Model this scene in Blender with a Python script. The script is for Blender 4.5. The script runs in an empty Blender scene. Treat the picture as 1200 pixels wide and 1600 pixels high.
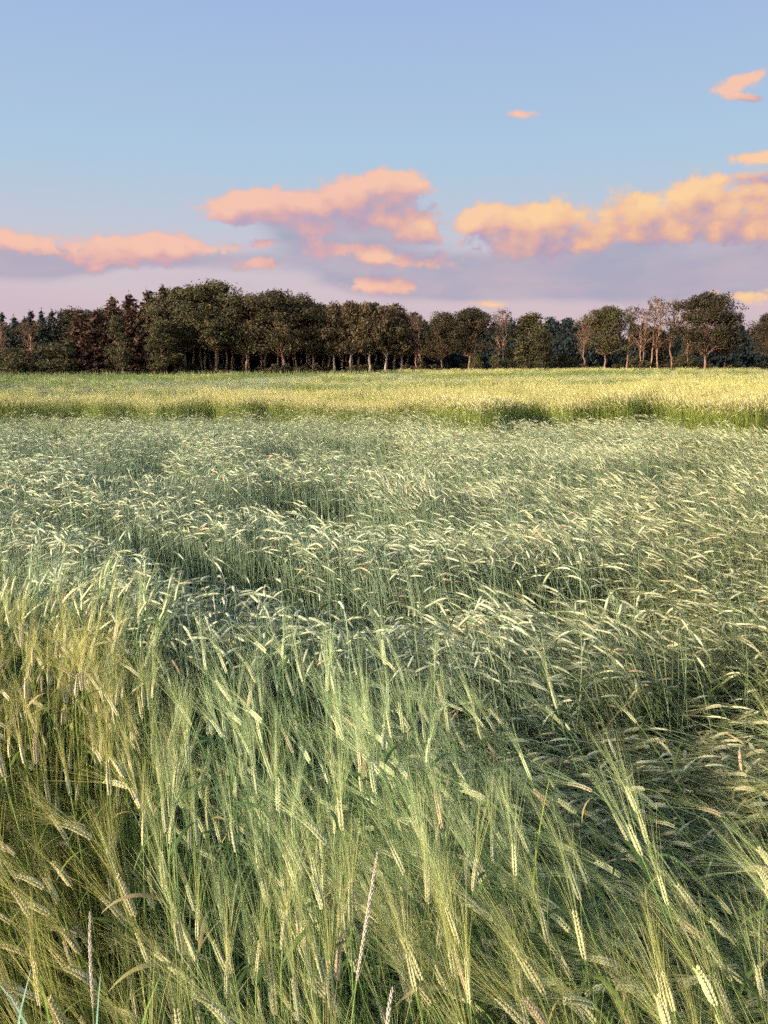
import bpy, math, random
import numpy as np
from mathutils import Vector, Matrix, Euler

R = math.radians
scene = bpy.context.scene
C = scene.collection

# ------------------------------------------------------------------ camera
FPX = 1208.0                     # focal length in pixels of the 1200x1600 photograph
CAM_H = 1.7
PITCH = math.atan((800 - 579) / FPX)
cam_d = bpy.data.cameras.new('camera')
cam_d.sensor_fit = 'VERTICAL'
cam_d.sensor_height = 36.0
cam_d.lens = FPX / 1600 * 36.0
cam_d.clip_start = 0.05
cam_d.clip_end = 5000
cam = bpy.data.objects.new('camera', cam_d)
cam.location = (0, 0, CAM_H)
ROLL = R(-0.30)
cam.matrix_world = Matrix.Translation((0, 0, CAM_H)) @ Euler((math.pi / 2 - PITCH, 0, 0)).to_matrix().to_4x4() @ Matrix.Rotation(ROLL, 4, 'Z')
C.objects.link(cam)
scene.camera = cam
CB = cam.matrix_world.to_3x3()

def pxdir(px, py):
    return (CB @ Vector(((px - 600) / FPX, (800 - py) / FPX, -1))).normalized()

def pxground(px, py, z=0.0):
    d = pxdir(px, py)
    t = (z - CAM_H) / d.z
    return Vector((0, 0, CAM_H)) + d * t

def azel(px, py):
    d = pxdir(px, py)
    return math.degrees(math.atan2(d.x, d.y)), math.degrees(math.asin(d.z))

# ------------------------------------------------------------------ exposure
scene.view_settings.view_transform = 'Standard'
scene.view_settings.look = 'None'
scene.view_settings.exposure = 1.9
scene.view_settings.gamma = 1.0
scene.cycles.use_denoising = False
scene.cycles.max_bounces = 6
scene.cycles.diffuse_bounces = 2
scene.cycles.use_adaptive_sampling = True
scene.cycles.adaptive_threshold = 0.035
scene.cycles.adaptive_min_samples = 24
scene.cycles.glossy_bounces = 2
scene.cycles.transmission_bounces = 3
scene.cycles.transparent_max_bounces = 4
scene.cycles.sample_clamp_indirect = 4.0

# ------------------------------------------------------------------ sun (low, behind the camera to the left)
SUN_AZ, SUN_EL = -126.0, 21.0
sun_dir = Vector((math.sin(R(SUN_AZ)) * math.cos(R(SUN_EL)), math.cos(R(SUN_AZ)) * math.cos(R(SUN_EL)), math.sin(R(SUN_EL))))
sd = bpy.data.lights.new('sun', 'SUN')
sd.energy = 2.0
sd.angle = R(2)
sd.color = (1.0, 0.82, 0.60)
sun = bpy.data.objects.new('sun', sd)
sun.rotation_euler = sun_dir.to_track_quat('Z', 'Y').to_euler()
sun.location = (-20, -20, 20)
C.objects.link(sun)

# ------------------------------------------------------------------ node helper
class NT:
    def __init__(s, tree): s.t = tree; s.n = tree.nodes; s.l = tree.links
    def node(s, typ, **kw):
        n = s.n.new(typ)
        for k, v in kw.items(): setattr(n, k, v)
        return n
    def put(s, sock, v):
        if isinstance(v, bpy.types.NodeSocket): s.l.new(v, sock)
        elif v is not None: sock.default_value = v
    def m(s, op, a, b=None, c=None, clamp=False):
        n = s.n.new('ShaderNodeMath'); n.operation = op; n.use_clamp = clamp
        for i, v in enumerate((a, b, c)):
            if v is not None: s.put(n.inputs[i], v)
        return n.outputs[0]
    def vm(s, op, a, b=None, c=None):
        n = s.n.new('ShaderNodeVectorMath'); n.operation = op
        for i, v in enumerate((a, b, c)):
            if v is not None: s.put(n.inputs[i], v)
        return n.outputs['Value'] if op in ('DOT_PRODUCT', 'LENGTH', 'DISTANCE') else n.outputs[0]
    def mr(s, v, a, b, c=0.0, d=1.0, smooth=False):
        n = s.n.new('ShaderNodeMapRange'); n.clamp = True
        if smooth: n.interpolation_type = 'SMOOTHSTEP'
        s.put(n.inputs[0], v)
        for i, x in enumerate((a, b, c, d)): s.put(n.inputs[i + 1], x)
        return n.outputs[0]
    def mix(s, f, a, b, blend='MIX'):
        n = s.n.new('ShaderNodeMix'); n.data_type = 'RGBA'; n.blend_type = blend
        s.put(n.inputs[0], f); s.put(n.inputs[6], a); s.put(n.inputs[7], b)
        return n.outputs[2]
    def noise(s, vec, scale, detail=2.0, rough=0.5, dist=0.0, out=0):
        n = s.n.new('ShaderNodeTexNoise')
        if vec is not None: s.put(n.inputs['Vector'], vec)
        n.inputs['Scale'].default_value = scale; n.inputs['Detail'].default_value = detail
        n.inputs['Roughness'].default_value = rough; n.inputs['Distortion'].default_value = dist
        return n.outputs[out]
    def ramp(s, f, stops, interp='LINEAR'):
        n = s.n.new('ShaderNodeValToRGB'); cr = n.color_ramp; cr.interpolation = interp
        while len(cr.elements) < len(stops): cr.elements.new(0.5)
        for e, (p, c) in zip(cr.elements, stops): e.position = p; e.color = (*c, 1)
        s.put(n.inputs[0], f)
        return n.outputs[0]

def lin(r, g, b):
    f = lambda c: (c / 255 / 12.92) if c / 255 <= 0.04045 else ((c / 255 + 0.055) / 1.055) ** 2.4
    return (f(r), f(g), f(b))
def lin4(r, g, b): return (*lin(r, g, b), 1)

# ------------------------------------------------------------------ sky: clear dusk gradient + sunset clouds
world = bpy.data.worlds.new('World'); scene.world = world
world.use_nodes = True
W = NT(world.node_tree); W.n.clear()
tc = W.node('ShaderNodeTexCoord')
sep = W.node('ShaderNodeSeparateXYZ'); W.l.new(tc.outputs['Generated'], sep.inputs[0])
X, Y, Z = sep.outputs
az = W.m('MULTIPLY', W.m('ARCTAN2', X, Y), 57.29578)
el = W.m('MULTIPLY', W.m('ARCSINE', Z), 57.29578)
nish = W.node('ShaderNodeTexSky', sky_type='NISHITA', sun_disc=False)
nish.sun_elevation = R(SUN_EL); nish.sun_rotation = R(SUN_AZ)
nish.altitude = 300; nish.air_density = 1.0; nish.dust_density = 1.5; nish.ozone_density = 1.5
# side of the sky opposite the sun: rose belt near the horizon, blue in mid-sky
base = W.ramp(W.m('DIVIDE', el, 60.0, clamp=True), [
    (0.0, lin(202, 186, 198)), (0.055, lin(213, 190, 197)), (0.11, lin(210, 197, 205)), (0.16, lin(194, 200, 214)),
    (0.23, lin(174, 201, 224)), (0.38, lin(160, 185, 224)), (0.50, lin(170, 186, 216)), (1.0, lin(196, 196, 204))], 'LINEAR')  # last stops lie above the frame: paler neutral, chosen to warm the fill light
P0 = W.node('ShaderNodeCombineXYZ'); W.put(P0.inputs[0], az); W.put(P0.inputs[1], el)
P = P0.outputs[0]

def cloud_field(p, blobs, nscale, namp, stretch=(0.55, 1.0, 1.0), detail=7, rough=0.58, warp=0.9, K=1.0, billow=0):
    ps = W.vm('MULTIPLY', p, stretch)
    wv = W.noise(ps, nscale * 0.7, 3, 0.5, out=1)
    wv = W.vm('MULTIPLY', W.vm('SUBTRACT', wv, (0.5, 0.5, 0.5)), (warp * 3.2, warp * 1.6, 0))
    pw = W.vm('ADD', p, wv)
    q = None
    for (cx, cy, rx, ry) in blobs:
        a, e = azel(cx, cy)
        d = W.vm('MULTIPLY', W.vm('SUBTRACT', pw, (a, e, 0)), (21.1 / rx / K, 21.1 / ry / K, 0))
        dd = W.vm('DOT_PRODUCT', d, d)
        g_ = W.m('POWER', 2.718, W.m('MULTIPLY', dd, -1.05))
        q = g_ if q is None else W.m('ADD', q, g_)
    q = W.m('MINIMUM', q, 1.0)
    n = W.noise(ps, nscale, detail, rough, 0.15)
    nn = W.m('MULTIPLY', W.m('SUBTRACT', n, 0.5), namp)
    if billow:
        # heaped, cauliflower-like relief
        wob = W.vm('MULTIPLY', W.vm('SUBTRACT', W.noise(p, 1.3, 4, 0.6, out=1), (0.5, 0.5, 0.5)), (1.1, 1.1, 0))
        pb = W.vm('MULTIPLY', W.vm('ADD', p, wob), (0.8, 1.0, 1.0))
        fz = W.noise(W.vm('MULTIPLY', p, (0.6, 1.0, 1.0)), 2.6, 5, 0.65, 0.6)
        nn = W.m('ADD', nn, W.m('MULTIPLY', W.m('SUBTRACT', fz, 0.5), 0.75 if billow > 2 else 0.0))
        for k_, (sc_, am_) in enumerate(((0.42, 0.42), (0.95, 0.30), (2.2, 0.16), (5.0, 0.08))[:billow]):
            vo_ = W.node('ShaderNodeTexVoronoi', feature='SMOOTH_F1', voronoi_dimensions='2D')
            W.put(vo_.inputs['Vector'], W.vm('ADD', pb, (3.7 * k_, 1.9 * k_, 0))); vo_.inputs['Scale'].default_value = sc_; vo_.inputs['Smoothness'].default_value = 0.6
            nn = W.m('ADD', nn, W.m('MULTIPLY', W.m('SUBTRACT', 0.42, vo_.outputs['Distance']), am_ * 1.5))
    return W.m('ADD', W.m('SUBTRACT', q, 0.46), W.m('MULTIPLY', nn, W.mr(q, 0.02, 0.16)))

LIT = [(402, 322, 72, 21), (352, 333, 38, 16), (430, 308, 48, 15), (582, 290, 72, 21), (622, 302, 36, 27), (545, 312, 60, 16),
       (655, 362, 38, 25), (490, 355, 34, 17), (545, 388, 52, 15), (566, 345, 66, 14), (470, 330, 50, 12), (612, 408, 58, 13), (590, 447, 72, 15),
       (190, 392, 74, 21), (262, 382, 105, 14), (146, 408, 42, 17), (415, 376, 34, 9), (400, 412, 36, 9),
       (15, 374, 62, 19), (806, 372, 86, 38), (848, 346, 60, 36), (752, 336, 34, 17), (905, 368, 52, 27),
       (1060, 338, 108, 36), (1122, 306, 64, 28), (1188, 340, 70, 36), (1000, 352, 48, 22),
       (815, 174, 25, 7), (1180, 120, 30, 8), (1144, 143, 24, 8), (1166, 154, 36, 5), (1174, 250, 36, 8),
       (752, 474, 55, 7), (1172, 466, 62, 14)]
D1 = cloud_field(P, LIT, 0.45, 1.35, (0.7, 1, 1), billow=4)
D1s = cloud_field(P, LIT, 0.45, 1.2, (0.7, 1, 1), billow=2, detail=3, rough=0.5)
D1b = cloud_field(W.vm('ADD', P, (-0.5, 1.3, 0)), LIT, 0.45, 1.2, (0.7, 1, 1), billow=2, detail=3, rough=0.5)
GREY = [(980, 438, 330, 42), (1120, 380, 150, 40), (830, 420, 160, 34), (555, 395, 110, 48), (470, 350, 70, 30), (250, 405, 190, 20),
        (60, 415, 110, 20), (560, 330, 120, 28), (700, 440, 140, 25), (1350, 380, 200, 60), (-120, 400, 120, 40)]
D2 = cloud_field(P, GREY, 0.32, 1.3, (0.35, 1.0, 1.0), 6, 0.55, 0.7)
# wisps of haze over the whole low sky
hz = W.noise(W.vm('MULTIPLY', P, (0.10, 0.42, 1)), 1.0, 5, 0.55)
hzf = W.m('MULTIPLY', W.mr(hz, 0.42, 0.68, smooth=True), W.mr(el, 4.5, 10.5, 0.62, 0.0))
col = W.mix(hzf, base, lin4(206, 186, 198))
a2 = W.m('MULTIPLY', W.mr(D2, -0.1, 0.6, smooth=True), 0.85)
greyc = W.mix(W.mr(W.noise(W.vm('MULTIPLY', P, (0.3, 1, 1)), 0.5, 4), 0.35, 0.7), lin4(164, 165, 188), lin4(190, 175, 190))
col = W.mix(a2, col, greyc)
a1 = W.mr(D1, -0.12, 0.44, smooth=True)
shade = W.m('ADD', W.m('MULTIPLY', W.m('SUBTRACT', W.m('ADD', W.m('MULTIPLY', D1, 0.45), W.m('MULTIPLY', D1s, 0.55)), D1b), 0.50), 0.40, clamp=True)
gold = W.m('MULTIPLY', W.mr(az, -3.0, 13.0), W.mr(el, 11.0, 15.0, 1.0, 0.15))
bright = W.mix(gold, lin4(248, 196, 174), lin4(255, 212, 156))
mid = W.mix(gold, lin4(224, 174, 172), lin4(236, 182, 156))
dark = W.mix(gold, lin4(184, 164, 188), lin4(180, 158, 182))
cc = W.mix(W.mr(shade, 0.15, 0.5), dark, mid)
cc = W.mix(W.mr(shade, 0.45, 0.85), cc, bright)
col = W.mix(W.m('MULTIPLY', a1, 0.94), col, cc)
# towards the sunset the plain atmosphere takes over
east = W.mr(Y, -0.25, 0.35, smooth=True)
SKYS = 0.08
EXS = SKYS_INV = 1.0 / SKYS / 2 ** scene.view_settings.exposure
def bgnode(c, k):
    if k != 1.0:
        v_ = W.node('ShaderNodeVectorMath', operation='SCALE'); W.l.new(c, v_.inputs[0]); v_.inputs['Scale'].default_value = k; c = v_.outputs[0]
    b_ = W.node('ShaderNodeBackground'); W.l.new(c, b_.inputs[0]); b_.inputs[1].default_value = SKYS
    return b_.outputs[0]
def mixsh(f, a, b):
    m_ = W.node('ShaderNodeMixShader'); W.put(m_.inputs[0], f); W.l.new(a, m_.inputs[1]); W.l.new(b, m_.inputs[2]); return m_.outputs[0]
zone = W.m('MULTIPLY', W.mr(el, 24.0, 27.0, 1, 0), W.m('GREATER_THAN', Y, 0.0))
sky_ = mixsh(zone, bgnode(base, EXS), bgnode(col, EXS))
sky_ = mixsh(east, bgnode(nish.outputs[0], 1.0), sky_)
wo = W.node('ShaderNodeOutputWorld'); W.l.new(sky_, wo.inputs[0])
world.cycles.sampling_method = 'MANUAL'
world.cycles.sample_map_resolution = 512

# ------------------------------------------------------------------ materials
def new_mat(name):
    m = bpy.data.materials.new(name); m.use_nodes = True
    t = NT(m.node_tree); t.n.clear()
    return m, t

def finish(t, color, rough=0.6, transl=0.0, spec=0.3, sheen=0.0):
    out = t.node('ShaderNodeOutputMaterial')
    p = t.node('ShaderNodeBsdfPrincipled')
    t.put(p.inputs['Base Color'], color); t.put(p.inputs['Roughness'], rough)
    p.inputs['Specular IOR Level'].default_value = spec
    if transl > 0:
        tr = t.node('ShaderNodeBsdfTranslucent'); t.put(tr.inputs[0], color)
        mx = t.node('ShaderNodeMixShader'); mx.inputs[0].default_value = transl
        t.l.new(p.outputs[0], mx.inputs[1]); t.l.new(tr.outputs[0], mx.inputs[2])
        t.l.new(mx.outputs[0], out.inputs[0])
    else:
        t.l.new(p.outputs[0], out.inputs[0])
    return p

def field_tone(t, lodged=False):
    """0 = waxy blue-green crop, 1 = ripening golden crop, by place in the field."""
    g = t.node('ShaderNodeNewGeometry')
    s = t.node('ShaderNodeSeparateXYZ'); t.l.new(g.outputs['Position'], s.inputs[0])
    x, y, z = s.outputs
    flat = t.vm('MULTIPLY', g.outputs['Position'], (1, 1, 0.0))
    n1 = t.noise(flat, 1.3, 3, 0.55)
    n2 = t.noise(flat, 0.22, 3, 0.5)
    u = t.m('DIVIDE', x, t.m('MAXIMUM', y, 0.3))
    left = t.m('MULTIPLY', t.mr(u, -0.42, -0.22, 1, 0), t.mr(y, 2.3, 2.9, 1, 0))
    near = t.m('MULTIPLY', t.mr(y, 0.9, 1.5, 0.62, 0), 1.0)
    right = t.m('MULTIPLY', t.mr(u, -0.02, 0.35, 0, 0.42), t.mr(y, 0.8, 2.4, 0.6, 1))
    far = t.mr(y, 13.0 if lodged else 11.0, 21.0 if lodged else 16.0, 0, 0.62 if lodged else 0.95)
    midr = t.m('MULTIPLY', t.mr(y, 5, 12, 0, 0.40), t.mr(u, -0.5, 0.1, 0.15, 1))
    tone = t.m('MAXIMUM', t.m('MAXIMUM', left, near), t.m('MAXIMUM', t.m('MAXIMUM', right, midr), far))
    nn = t.m('ADD', t.m('MULTIPLY', t.m('SUBTRACT', n1, 0.5), 0.8), t.m('MULTIPLY', t.m('SUBTRACT', n2, 0.5), 0.6))
    return t.m('ADD', tone, nn, clamp=True)

def barley_mat(name, cool, warm, var, rough, transl, tip=None, tipamt=0.0, lodged=False):
    m, t = new_mat(name)
    tone = field_tone(t, lodged)
    oi = t.node('ShaderNodeObjectInfo')
    r = oi.outputs['Random']
    tone = t.m('ADD', tone, t.m('MULTIPLY', t.m('SUBTRACT', r, 0.5), 0.35), clamp=True)
    c = t.mix(tone, (*cool, 1), (*warm, 1))
    r2 = t.m('FRACT', t.m('MULTIPLY', r, 17.31))
    v = t.mr(r2, 0, 1, 1 - var, 1 + var)
    if tip is not None:
        r3 = t.m('FRACT', t.m('MULTIPLY', r, 91.7))
        c = t.mix(t.m('MULTIPLY', t.mr(r3, 1 - tipamt, 1 - tipamt * 0.4), 0.8), c, (*tip, 1))
    cm = t.vm('SCALE', c); cm.node.inputs['Scale'].default_value = 1.0; t.put(cm.node.inputs['Scale'], v)
    finish(t, cm, rough, transl, 0.35)
    return m

M_STEM = barley_mat('barley_stem', (0.14, 0.26, 0.09), (0.215, 0.255, 0.05), 0.25, 0.42, 0.0)
M_EAR = barley_mat('barley_ear', (0.58, 0.62, 0.34), (0.64, 0.56, 0.29), 0.18, 0.5, 0.10, (0.68, 0.50, 0.32), 0.07)
M_AWN = barley_mat('barley_awn', (0.42, 0.52, 0.24), (0.53, 0.48, 0.14), 0.22, 0.4, 0.25)
M_LEAF = barley_mat('barley_leaf', (0.08, 0.15, 0.05), (0.14, 0.19, 0.03), 0.25, 0.5, 0.3, (0.55, 0.42, 0.2), 0.12)
M_STEML = barley_mat('lodged_stem', (0.23, 0.32, 0.19), (0.27, 0.29, 0.10), 0.32, 0.42, 0.0, lodged=True)
M_EARL = barley_mat('lodged_ear', (0.51, 0.54, 0.34), (0.56, 0.52, 0.27), 0.28, 0.5, 0.10, (0.72, 0.44, 0.24), 0.04, True)
M_AWNL = barley_mat('lodged_awn', (0.30, 0.35, 0.20), (0.34, 0.33, 0.12), 0.25, 0.4, 0.1, lodged=True)
M_LEAFL = barley_mat('lodged_leaf', (0.05, 0.09, 0.035), (0.09, 0.11, 0.02), 0.25, 0.5, 0.3, (0.45, 0.33, 0.16), 0.10, True)

def simple_mat(name, c1, c2, scale, rough=0.8, transl=0.0, objvar=0.0, detail=4, spec=0.2):
    m, t = new_mat(name)
    g = t.node('ShaderNodeNewGeometry')
    n = t.noise(g.outputs['Position'], scale, detail, 0.6)
    c = t.mix(t.mr(n, 0.35, 0.65), (*c1, 1), (*c2, 1))
    if objvar:
        oi = t.node('ShaderNodeObjectInfo')
        v = t.mr(oi.outputs['Random'], 0, 1, 1 - objvar, 1 + objvar)
        cm = t.vm('SCALE', c); t.put(cm.node.inputs['Scale'], v); c = cm
    finish(t, c, rough, transl, spec)
    return m

M_SOIL = simple_mat('soil', (0.025, 0.024, 0.013), (0.05, 0.042, 0.022), 1.5, 0.95)
M_GREEN = simple_mat('green_crop', (0.12, 0.155, 0.045), (0.18, 0.215, 0.06), 0.35, 0.8)
M_BARK = simple_mat('bark', (0.19, 0.105, 0.068), (0.33, 0.19, 0.13), 1.2, 0.9, objvar=0.25)
M_BARKD = simple_mat('dark_bark', (0.10, 0.07, 0.05), (0.20, 0.14, 0.10), 1.2, 0.9, objvar=0.25)
M_PALEBARK = simple_mat('pale_bark', (0.18, 0.14, 0.11), (0.34, 0.27, 0.21), 1.2, 0.85, objvar=0.2)
M_OAK = simple_mat('oak_leaves', (0.046, 0.036, 0.019), (0.086, 0.068, 0.034), 0.5, 0.6, 0.2, 0.25)
M_OAKG = simple_mat('green_leaves', (0.056, 0.050, 0.024), (0.106, 0.092, 0.042), 0.5, 0.6, 0.25, 0.2)
M_BIRCH = simple_mat('birch_leaves', (0.092, 0.066, 0.036), (0.160, 0.115, 0.062), 0.5, 0.6, 0.3, 0.2)
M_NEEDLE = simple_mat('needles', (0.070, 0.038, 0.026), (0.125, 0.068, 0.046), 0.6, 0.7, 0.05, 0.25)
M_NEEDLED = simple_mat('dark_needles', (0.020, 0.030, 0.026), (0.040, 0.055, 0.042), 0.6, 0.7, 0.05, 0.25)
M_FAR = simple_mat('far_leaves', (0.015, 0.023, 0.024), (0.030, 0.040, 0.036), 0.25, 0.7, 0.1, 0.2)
M_BLADE = simple_mat('blue_green_blade', (0.20, 0.36, 0.30), (0.28, 0.46, 0.38), 30, 0.45, 0.25)
M_BLADEG = simple_mat('green_blade', (0.16, 0.32, 0.06), (0.24, 0.42, 0.08), 30, 0.45, 0.35)
M_BLADEY = simple_mat('yellow_green_blade', (0.38, 0.48, 0.05), (0.52, 0.58, 0.08), 30, 0.45, 0.4)
M_SPIKE = simple_mat('pale_grass_spike', (0.50, 0.42, 0.32), (0.68, 0.58, 0.46), 180, 0.7, 0.15)

# ------------------------------------------------------------------ mesh helpers
class MB:
    def __init__(s): s.v = []; s.f = []; s.n = 0; s.mi = []
    def add(s, v, f, mi=0):
        v = np.asarray(v, float)
        for q in f: s.f.append(tuple(i + s.n for i in q)); s.mi.append(mi)
        s.v.append(v); s.n += len(v)
    def merge(s, o, mi=None, M=None):
        if o.n == 0: return
        v = np.concatenate(o.v)
        if M is not None: v = v @ M[:3, :3].T + M[:3, 3]
        s.v.append(v)
        for q, k in zip(o.f, o.mi):
            s.f.append(tuple(i + s.n for i in q)); s.mi.append(k if mi is None else mi)
        s.n += len(v)
    def mesh(s, name, mats, smooth=True):
        me = bpy.data.meshes.new(name)
        v = np.concatenate(s.v) if s.v else np.zeros((0, 3))
        ln = np.array([len(q) for q in s.f], dtype=np.int32)
        lv = np.fromiter((i for q in s.f for i in q), dtype=np.int32, count=int(ln.sum()))
        me.vertices.add(len(v)); me.vertices.foreach_set('co', v.astype(np.float32).ravel())
        me.loops.add(len(lv)); me.loops.foreach_set('vertex_index', lv)
        me.polygons.add(len(ln))
        st = np.concatenate(([0], np.cumsum(ln)[:-1])).astype(np.int32)
        me.polygons.foreach_set('loop_start', st)
        me.polygons.foreach_set('material_index', np.array(s.mi, dtype=np.int32))
        me.polygons.foreach_set('use_smooth', np.full(len(ln), smooth))
        for m in mats: me.materials.append(m)
        me.update(calc_edges=True)
        return me

def nrm(a): return a / (np.linalg.norm(a) + 1e-12)

def frame(t, ref=None):
    t = nrm(t)
    if ref is None: ref = np.array([0, 0, 1.0]) if abs(t[2]) < 0.9 else np.array([1.0, 0, 0])
    a = nrm(np.cross(ref, t)); b = np.cross(t, a)
    return a, b

def tube(mb, pts, rad, sides=3, mi=0, cap=True):
    pts = np.asarray(pts, float); n = len(pts)
    tan = np.gradient(pts, axis=0)
    a, b = frame(tan[0])
    vs = []
    for i in range(n):
        t = nrm(tan[i]); a = nrm(a - t * a.dot(t)); b = np.cross(t, a)
        for k in range(sides):
            th = 2 * math.pi * k / sides
            vs.append(pts[i] + rad[i] * (math.cos(th) * a + math.sin(th) * b))
    f = []
    for i in range(n - 1):
        for k in range(sides):
            k2 = (k + 1) % sides
            f.append((i * sides + k, i * sides + k2, (i + 1) * sides + k2, (i + 1) * sides + k))
    if cap: f.append(tuple((n - 1) * sides + k for k in range(sides)))
    mb.add(vs, f, mi)

def ribbon(mb, pts, wid, side, mi=0, fold=0.0):
    pts = np.asarray(pts, float); n = len(pts)
    tan = np.gradient(pts, axis=0)
    vs = []; f = []
    for i in range(n):
        t = nrm(tan[i]); s_ = nrm(side - t * np.dot(side, t)); up = np.cross(s_, t)
        if fold:
            vs += [pts[i] - s_ * wid[i], pts[i] - up * wid[i] * fold, pts[i] + s_ * wid[i]]
        else:
            vs += [pts[i] - s_ * wid[i], pts[i] + s_ * wid[i]]
    k = 3 if fold else 2
    for i in range(n - 1):
        for j in range(k - 1):
            f.append((i * k + j, i * k + j + 1, (i + 1) * k + j + 1, (i + 1) * k + j))
    mb.add(vs, f, mi)

# ------------------------------------------------------------------ barley plants
def arc(rng, L, th0, th1, p, phi0, phiw, n, neck_nod, neck_phi, ear_len, ear_curve, nu=6, ne=8):
    """points of the stem and of the ear; polar angle from vertical grows along the stem, then the neck nods."""
    pos = np.zeros(3); S = [pos.copy()]
    def d(th, ph): return np.array([math.sin(th) * math.cos(ph), math.sin(th) * math.sin(ph), math.cos(th)])
    w1, w2 = rng.uniform(0, 6.28), rng.uniform(0, 6.28)
    for i in range(n):
        t = (i + 0.5) / n
        th = th0 + (th1 - th0) * t ** p + 0.03 * math.sin(5 * t + w1)
        ph = phi0 + phiw * math.sin(3 * t + w2)
        pos = pos + d(th, ph) * L / n; S.append(pos.copy())
    cur = nrm(S[-1] - S[-2])
    tgt = d(th1 + neck_nod, neck_phi)
    for i in range(nu):
        t = (i + 1) / nu
        pos = pos + nrm(cur * (1 - t) + tgt * t) * 0.055 / nu; S.append(pos.copy())
    E = [pos.copy()]
    down = np.array([0, 0, -1.0]); dr = tgt.copy()
    for i in range(ne):
        dr = nrm(dr + down * ear_curve / ne)
        pos = pos + dr * ear_len / ne; E.append(pos.copy())
    return np.array(S), np.array(E)

def grain(mb, p, axis, out, L, w, th, nr=4, ns=5):
    a = nrm(axis); o = nrm(out - a * np.dot(out, a)); c = np.cross(a, o)
    vs = [p]; f = []
    prof = [(0.18, 0.75), (0.42, 1.0), (0.68, 0.78), (0.88, 0.35)][:nr]
    for (t, r) in prof:
        for k in range(ns):
            q = 2 * math.pi * k / ns + 0.3
            vs.append(p + a * L * t + o * (math.cos(q) * th * r + 0.25 * th) + c * math.sin(q) * w * r)
    vs.append(p + a * L)
    for k in range(ns): f.append((0, 1 + (k + 1) % ns, 1 + k))
    for i in range(nr - 1):
        for k in range(ns):
            k2 = (k + 1) % ns
            f.append((1 + i * ns + k, 1 + i * ns + k2, 1 + (i + 1) * ns + k2, 1 + (i + 1) * ns + k))
    last = 1 + nr * ns
    for k in range(ns): f.append((1 + (nr - 1) * ns + k, 1 + (nr - 1) * ns + (k + 1) % ns, last))
    mb.add(vs, f)

def interp(P_, t):
    x = t * (len(P_) - 1); i = min(int(x), len(P_) - 2); r = x - i
    return P_[i] * (1 - r) + P_[i + 1] * r, nrm(P_[i + 1] - P_[i])

def make_ear(rng, E, lod, roll, n_awn_far=False):
    mb = MB(); aw = MB()
    L = np.linalg.norm(np.diff(E, axis=0), axis=1).sum()
    a0, b0 = frame(E[1] - E[0])
    side0 = math.cos(roll) * a0 + math.sin(roll) * b0
    if lod == 0:
        nn = int(L / 0.0032)
        for i in range(nn):
            t = i / nn; p, ax = interp(E, t * 0.93)
            s = nrm(side0 - ax * side0.dot(ax)); fr = np.cross(ax, s)
            sg = 1 if i % 2 else -1
            sz = (0.72 + 0.42 * math.sin(math.pi * min(1, t * 1.15 + 0.12))) * rng.uniform(0.93, 1.07)
            gd = nrm(ax + s * sg * 0.34)
            grain(mb, p + s * sg * 0.0017, gd, s * sg, 0.0105 * sz, 0.0022 * sz, 0.0020 * sz)
            for q in (-1, 1):
                gd2 = nrm(ax + fr * q * 0.2 + s * sg * 0.22)
                grain(mb, p + fr * q * 0.0016, gd2, fr * q, 0.0088 * sz, 0.0017 * sz, 0.0014 * sz, 3, 4)
            na = 2 if i % 2 else 1
            for q in range(na):
                base = p + gd * 0.0100 * sz
                sp = rng.normal(0, 0.07)
                ad = nrm(ax + s * sg * rng.uniform(0.03, 0.17) + fr * sp)
                AL = rng.uniform(0.105, 0.16) * (0.95 + 0.15 * t)
                bend = rng.normal(0, 0.07, 3)
                pts = [base + ad * AL * k + bend * AL * k * k + np.array([0, 0, -0.05]) * AL * k * k for k in (0, 0.33, 0.66, 1)]
                ribbon(aw, pts, np.array([0.00024, 0.00021, 0.00016, 0.00006]), nrm(rng.normal(size=3)))
    else:
        # herringbone body: rows of bumps
        nr = 12 if lod == 1 else 5
        ns = 6 if lod == 1 else 4
        vs = []; f = []
        for i in range(nr + 1):
            t = i / nr; p, ax = interp(E, t)
            s = nrm(side0 - ax * side0.dot(ax)); fr = np.cross(ax, s)
            env = max(0.12, min(1.0, 0.55 + 2.2 * t, 3.2 * (1 - t) + 0.15))
            bump = 1.0 + (0.28 if i % 2 else -0.12) * (1 if lod == 1 else 0.3)
            k0 = 0.86 if lod == 1 else (0.9 if n_awn_far else 1.1)
            for k in range(ns):
                q = 2 * math.pi * k / ns
                vs.append(p + env * bump * k0 * (0.0056 * math.cos(q) * s + 0.0038 * math.sin(q) * fr))
        for i in range(nr):
            for k in range(ns):
                k2 = (k + 1) % ns
                f.append((i * ns + k, i * ns + k2, (i + 1) * ns + k2, (i + 1) * ns + k))
        f.append(tuple(nr * ns + k for k in range(ns)))
        mb.add(vs, f)
        na = 10 if lod == 1 else (10 if n_awn_far else 5)
        w = 0.00045 if lod == 1 else 0.0009
        for j in range(na):
            t = rng.uniform(0.1, 1.0); p, ax = interp(E, t)
            s = nrm(side0 - ax * side0.dot(ax)); fr = np.cross(ax, s)
            ad = nrm(ax + s * rng.choice([-1, 1]) * rng.uniform(0.05, 0.2) + fr * rng.normal(0, 0.09))
            AL = rng.uniform(0.07, 0.12)
            ks = (0, 0.5, 1)
            pts = [p + ad * AL * k + np.array([0, 0, -0.08]) * AL * k * k for k in ks]
            ribbon(aw, pts, np.array([w, w * 0.8, w * 0.3]), nrm(rng.normal(size=3)))
    return mb, aw

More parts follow.
